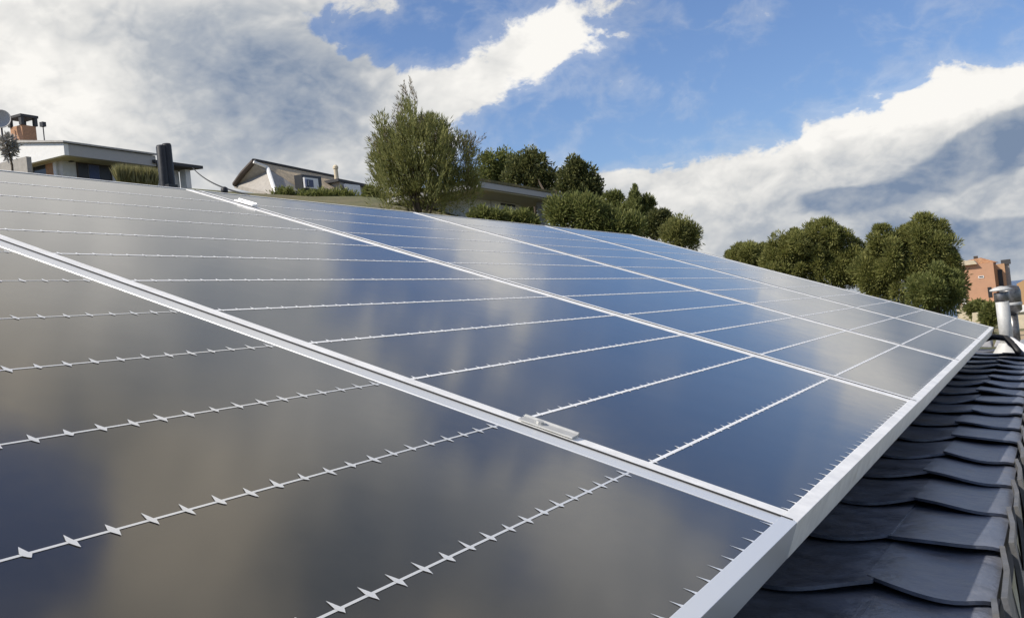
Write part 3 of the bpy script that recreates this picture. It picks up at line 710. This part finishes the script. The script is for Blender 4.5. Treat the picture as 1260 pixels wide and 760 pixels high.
dm = quad_box(371, 214.5, 395, 232.5, .4, 2.3, .12, .5, M['black'], 'dormer', h2)
wf = quad_box(374.5, 218, 392.5, 231, .25, 2.1, .12, .1, M['frame'], 'window', dm)
quad_box(377, 220.5, 390, 229.5, .15, 2.0, .12, .09, M['curtain'], 'pane', wf)
quad_box(379, 222, 384, 228.2, .1, 1.8, .12, .09, M['winglass'], 'pane', wf)
ca = g(414.5, 222, 6.); cb = g(413.5, 203, 6.)
c_ = MB().lathe([(.15, -.8), (.13, cb.z-ca.z-.25), (.17, cb.z-ca.z-.24), (.17, cb.z-ca.z-.1), (.08, cb.z-ca.z)], ca, 10).build('chimney', M['cream'], h2)
quad_box(418, 221.5, 449, 240, 5.5, 8.5, .2, 3., M['stone'], 'side_wing', h2)
quad_box(416, 219.5, 451, 223, 5.2, 8.3, .2, 4., M['roofdark'], 'wing_roof', h2)
wf = quad_box(425.5, 226, 443, 239, 5.3, 7.4, .12, .15, M['frame'], 'garage_door', h2)
# shrubs along its foot
tree('hedge', [(352, 243, 16, 3), (380, 246, 18, 3), (400, 246, 16, 4), (420, 245, 9, 4), (436, 249, 12, 3)], 56., 'rough dark hedge along the foot of the brown hipped house', M['shrub'], 150, 50, .2, .06, cr=.28, up=.4, cat='hedge')
tree('shrub', [(455, 240, 5, 6), (460, 243, 7, 5)], 54., 'small green bush beside the side wing of the brown house', M['shrub'], 50, 50, .2, .06, cr=.25, up=.4, cat='shrub', group='shrubs above the panels')
kn = at(276, 233, 4.4)
o = MB().lathe([(.008, -.12), (.009, -.02), (.014, -.012), (.014, .004), (.006, .010)], kn, 12).build('roof_vent', M['black'], smooth=True, origin=kn)
tag(o, 'tiny black vent cap poking above the top edge of the panels', 'vent')
# ------------------------------------------------------------------ flat roofed porch house
XP = -22.0
def pz(x, y, X=XP): return onX(x, y, X)
a = pz(588, 219.5); b = pz(693, 236)
ztp = .5*(pz(597, 221).z+pz(690, 236.5).z); ya, yb = a.y, b.y
h3 = thing('flat_roofed_porch', (XP-4, (ya+yb)/2, ztp-3.4), 'flat roofed grey porch with turf on its roof edge and one post', 'porch')
MB().box((XP-5, ya, ztp-.42), (XP, yb, ztp-.12)).build('roof_slab', M['fascia'], h3, bevel=.02)
MB().box((XP-4.9, ya+.1, ztp-.47), (XP-.1, yb-.1, ztp-.422)).build('soffit', mat('cream_painted_soffit', (.52, .47, .33), .8, var=.1), h3)
MB().box((XP-5.05, ya-.05, ztp-.118), (XP+.05, yb+.05, ztp)).build('turf_edge', mat('dry_turf', (.13, .12, .05), .95, var=.4, vscale=2., col2=(.22, .17, .08), bump=.8, bscale=8, bdist=.05), h3)
p = onX(665, 246, XP-.7); MB().box((XP-.88, p.y-.2, ztp-3.4), (XP-.52, p.y+.2, ztp-.472)).build('post', M['fascia'], h3, bevel=.02)
MB().box((XP-4.6, ya+2.2, ztp-3.4), (XP-1.8, onX(640, 250, XP-1.8).y, ztp-.473)).build('wall', M['white'], h3)
wa, wb = onX(603, 245, XP-1.8), onX(632, 250, XP-1.8)
wf = MB().box((XP-1.797, wa.y, wa.z-1.1), (XP-1.7, wb.y, wa.z)).build('window', M['frame'], h3)
MB().box((XP-1.698, wa.y+.35*(wb.y-wa.y), wa.z-.26), (XP-1.67, wb.y-.1, wa.z-.16)).build('louvre', M['dark'], wf)
# ------------------------------------------------------------------ terracotta building and what lies beside it
YP = 148.0
def yy_(x, y): return onY(x, y, YP)
l0 = yy_(1176, 324); r0 = yy_(1222, 324); zt3 = yy_(1200, 325).z; zb3 = yy_(1205, 373).z
h4 = thing('terracotta_building', ((l0.x+r0.x)/2, YP+4, zb3-3), 'terracotta apartment block with tiled roof and dark shaded side', 'building')
MB().box((l0.x, YP, zb3), (r0.x, YP+9, zt3)).build('wall', M['pink'], h4)
MB().box((l0.x-.5, YP-.6, zb3-3), (r0.x+.3, YP+9.5, zb3-.002)).build('plinth', M['cream'], h4)
MB().prism([(l0.x-.3, YP-.5, zt3+.003), (l0.x+.58*(r0.x-l0.x), YP-.5, zt3+.003), (l0.x+.5*(r0.x-l0.x), YP-.5, zt3+.5), (l0.x-.3, YP-.5, zt3+.75)], (0, 3, 0)).build('balcony_roof', M['cream'], h4)
rf = MB().prism([(l0.x-.3, YP+2.6, zt3+.003), (r0.x+.4, YP+2.6, zt3+.003), (l0.x+.66*(r0.x-l0.x), YP+2.6, zt3+.8), (l0.x+.3*(r0.x-l0.x), YP+2.6, zt3+.65)], (0, 6, 0)).build('roof', tile_mat('terracotta_tiles', (.42, .22, .12), (.55, .33, .18), 2.), h4)
cc = yy_(1199, 316); MB().box((cc.x-.3, YP+3.5, zt3+.5), (cc.x+.2, YP+4.2, zt3+1.1)).build('chimney', M['wood'], rf)
w1 = yy_(1207, 341); wf = MB().box((w1.x-.3, YP-.05, w1.z-.12), (w1.x+.35, YP-.002, w1.z+.18)).build('window', M['frame'], h4); MB().box((w1.x-.2, YP-.07, w1.z+.0), (w1.x+.25, YP-.052, w1.z+.12)).build('pane', M['dark'], wf)
w2 = yy_(1218, 359); wf = MB().box((w2.x-.22, YP-.05, w2.z-.7), (w2.x+.22, YP-.002, w2.z+.6)).build('window', M['dark'], h4)
w3 = yy_(1185, 368); wf = MB().box((l0.x+.2, YP-.06, zb3+.9), (w3.x+.35, YP-.002, zb3+2.0)).build('door', M['dark'], h4); MB().box((l0.x+.2, YP-.3, zb3+.1), (w3.x+.35, YP-.062, zb3+.88)).build('balcony', M['white'], h4)
r1 = yy_(1236, 330)
MB().box((r0.x+.01, YP+1.2, zb3), (r1.x, YP+8, zt3-.3)).build('side_wing', M['pink2'], h4)
MB().box((r0.x+.35, YP+1.1, zt3-3.2), (r1.x-.35, YP+1.198, zt3-1.0)).build('window', M['dark'], h4)
ct = yy_(1236.5, 324); MB().box((ct.x-.3, YP+2, zt3-3.6), (ct.x+.4, YP+3, ct.z-.1)).build('chimney', M['stone'], h4); MB().box((ct.x-.5, YP+1.8, ct.z-.098), (ct.x+.6, YP+3.2, ct.z+.5)).build('chimney_cap', M['roofdark'], h4)
# second ochre building, white roofed shed, cream wall, stone wall with shrubs
o0 = onY(1251, 350, 140); o1 = onY(1300, 350, 140)
h5 = thing('ochre_building', ((o0.x+o1.x)/2, 144, o0.z-3), 'ochre building cut off by the right picture edge', 'building')
MB().prism([(o0.x, 140, onY(1255, 378, 140).z), (o0.x, 140, onY(1252, 349, 140).z), (o0.x+1.1, 140, onY(1262, 343, 140).z), (o1.x, 140, onY(1275, 341, 140).z), (o1.x, 140, onY(1255, 378, 140).z)], (0, 8, 0)).build('wall', mat('ochre_render', (.48, .30, .15), .9, var=.08), h5)
MB().box((o0.x+.9, 139.9, o0.z-1.6), (o0.x+1.6, 139.998, o0.z-.6)).build('window', M['dark'], h5)
s0 = onY(1241, 378, 110); s1 = onY(1300, 380, 110)
h6 = thing('white_shed', ((s0.x+s1.x)/2, 112, s0.z-2.6), 'low cream shed with a flat white roof right of the flue', 'shed')
MB().box((s0.x, 110, s0.z-.55), (s1.x, 114, s0.z)).build('roof', M['white'], h6)
MB().box((s0.x+.15, 110.2, s0.z-2.6), (s1.x-.15, 113.8, s0.z-.552)).build('wall', M['cream'], h6)
f0 = onY(1238, 398, 70); 
w0 = onY(1196, 385, 100); w1 = onY(1215, 388, 100)
o = MB().box((w0.x, 100, w0.z-3), (w1.x, 100.5, w0.z-.0)).build('stone_wall', M['cream'], origin=((w0.x+w1.x)/2, 100, w0.z-3)); tag(o, 'pale stone garden wall below the terracotta building', 'wall')
tree('shrub', [(1205, 380, 7, 6), (1196, 384, 6, 6)], 118., 'reddish green shrub on the cream plinth of the terracotta building', M['shrub'], 60, 40, .35, .14, cr=.4, up=.4, cat='shrub', group='shrubs near the terracotta building')
tree('shrub', [(1222, 388, 7, 12), (1217, 396, 8, 8)], 85., 'green shrub between the terracotta building and the flue pipe', M['shrub'], 70, 40, .3, .12, cr=.35, up=.4, cat='shrub', group='shrubs near the terracotta building')
mb = MB(); q = [at(1225, 424, 60), at(1330, 424, 60), at(1330, 397, 95), at(1232, 397, 95)]
mb.prism([Vector((p.x, p.y, ground_z(math.hypot(p.x-CAM.x, p.y-CAM.y), math.degrees(math.atan2(p.x-CAM.x, p.y-CAM.y)))+.25)) for p in q], (0, 0, -1.))
tag(mb.build('field', M['field']), kind='structure')
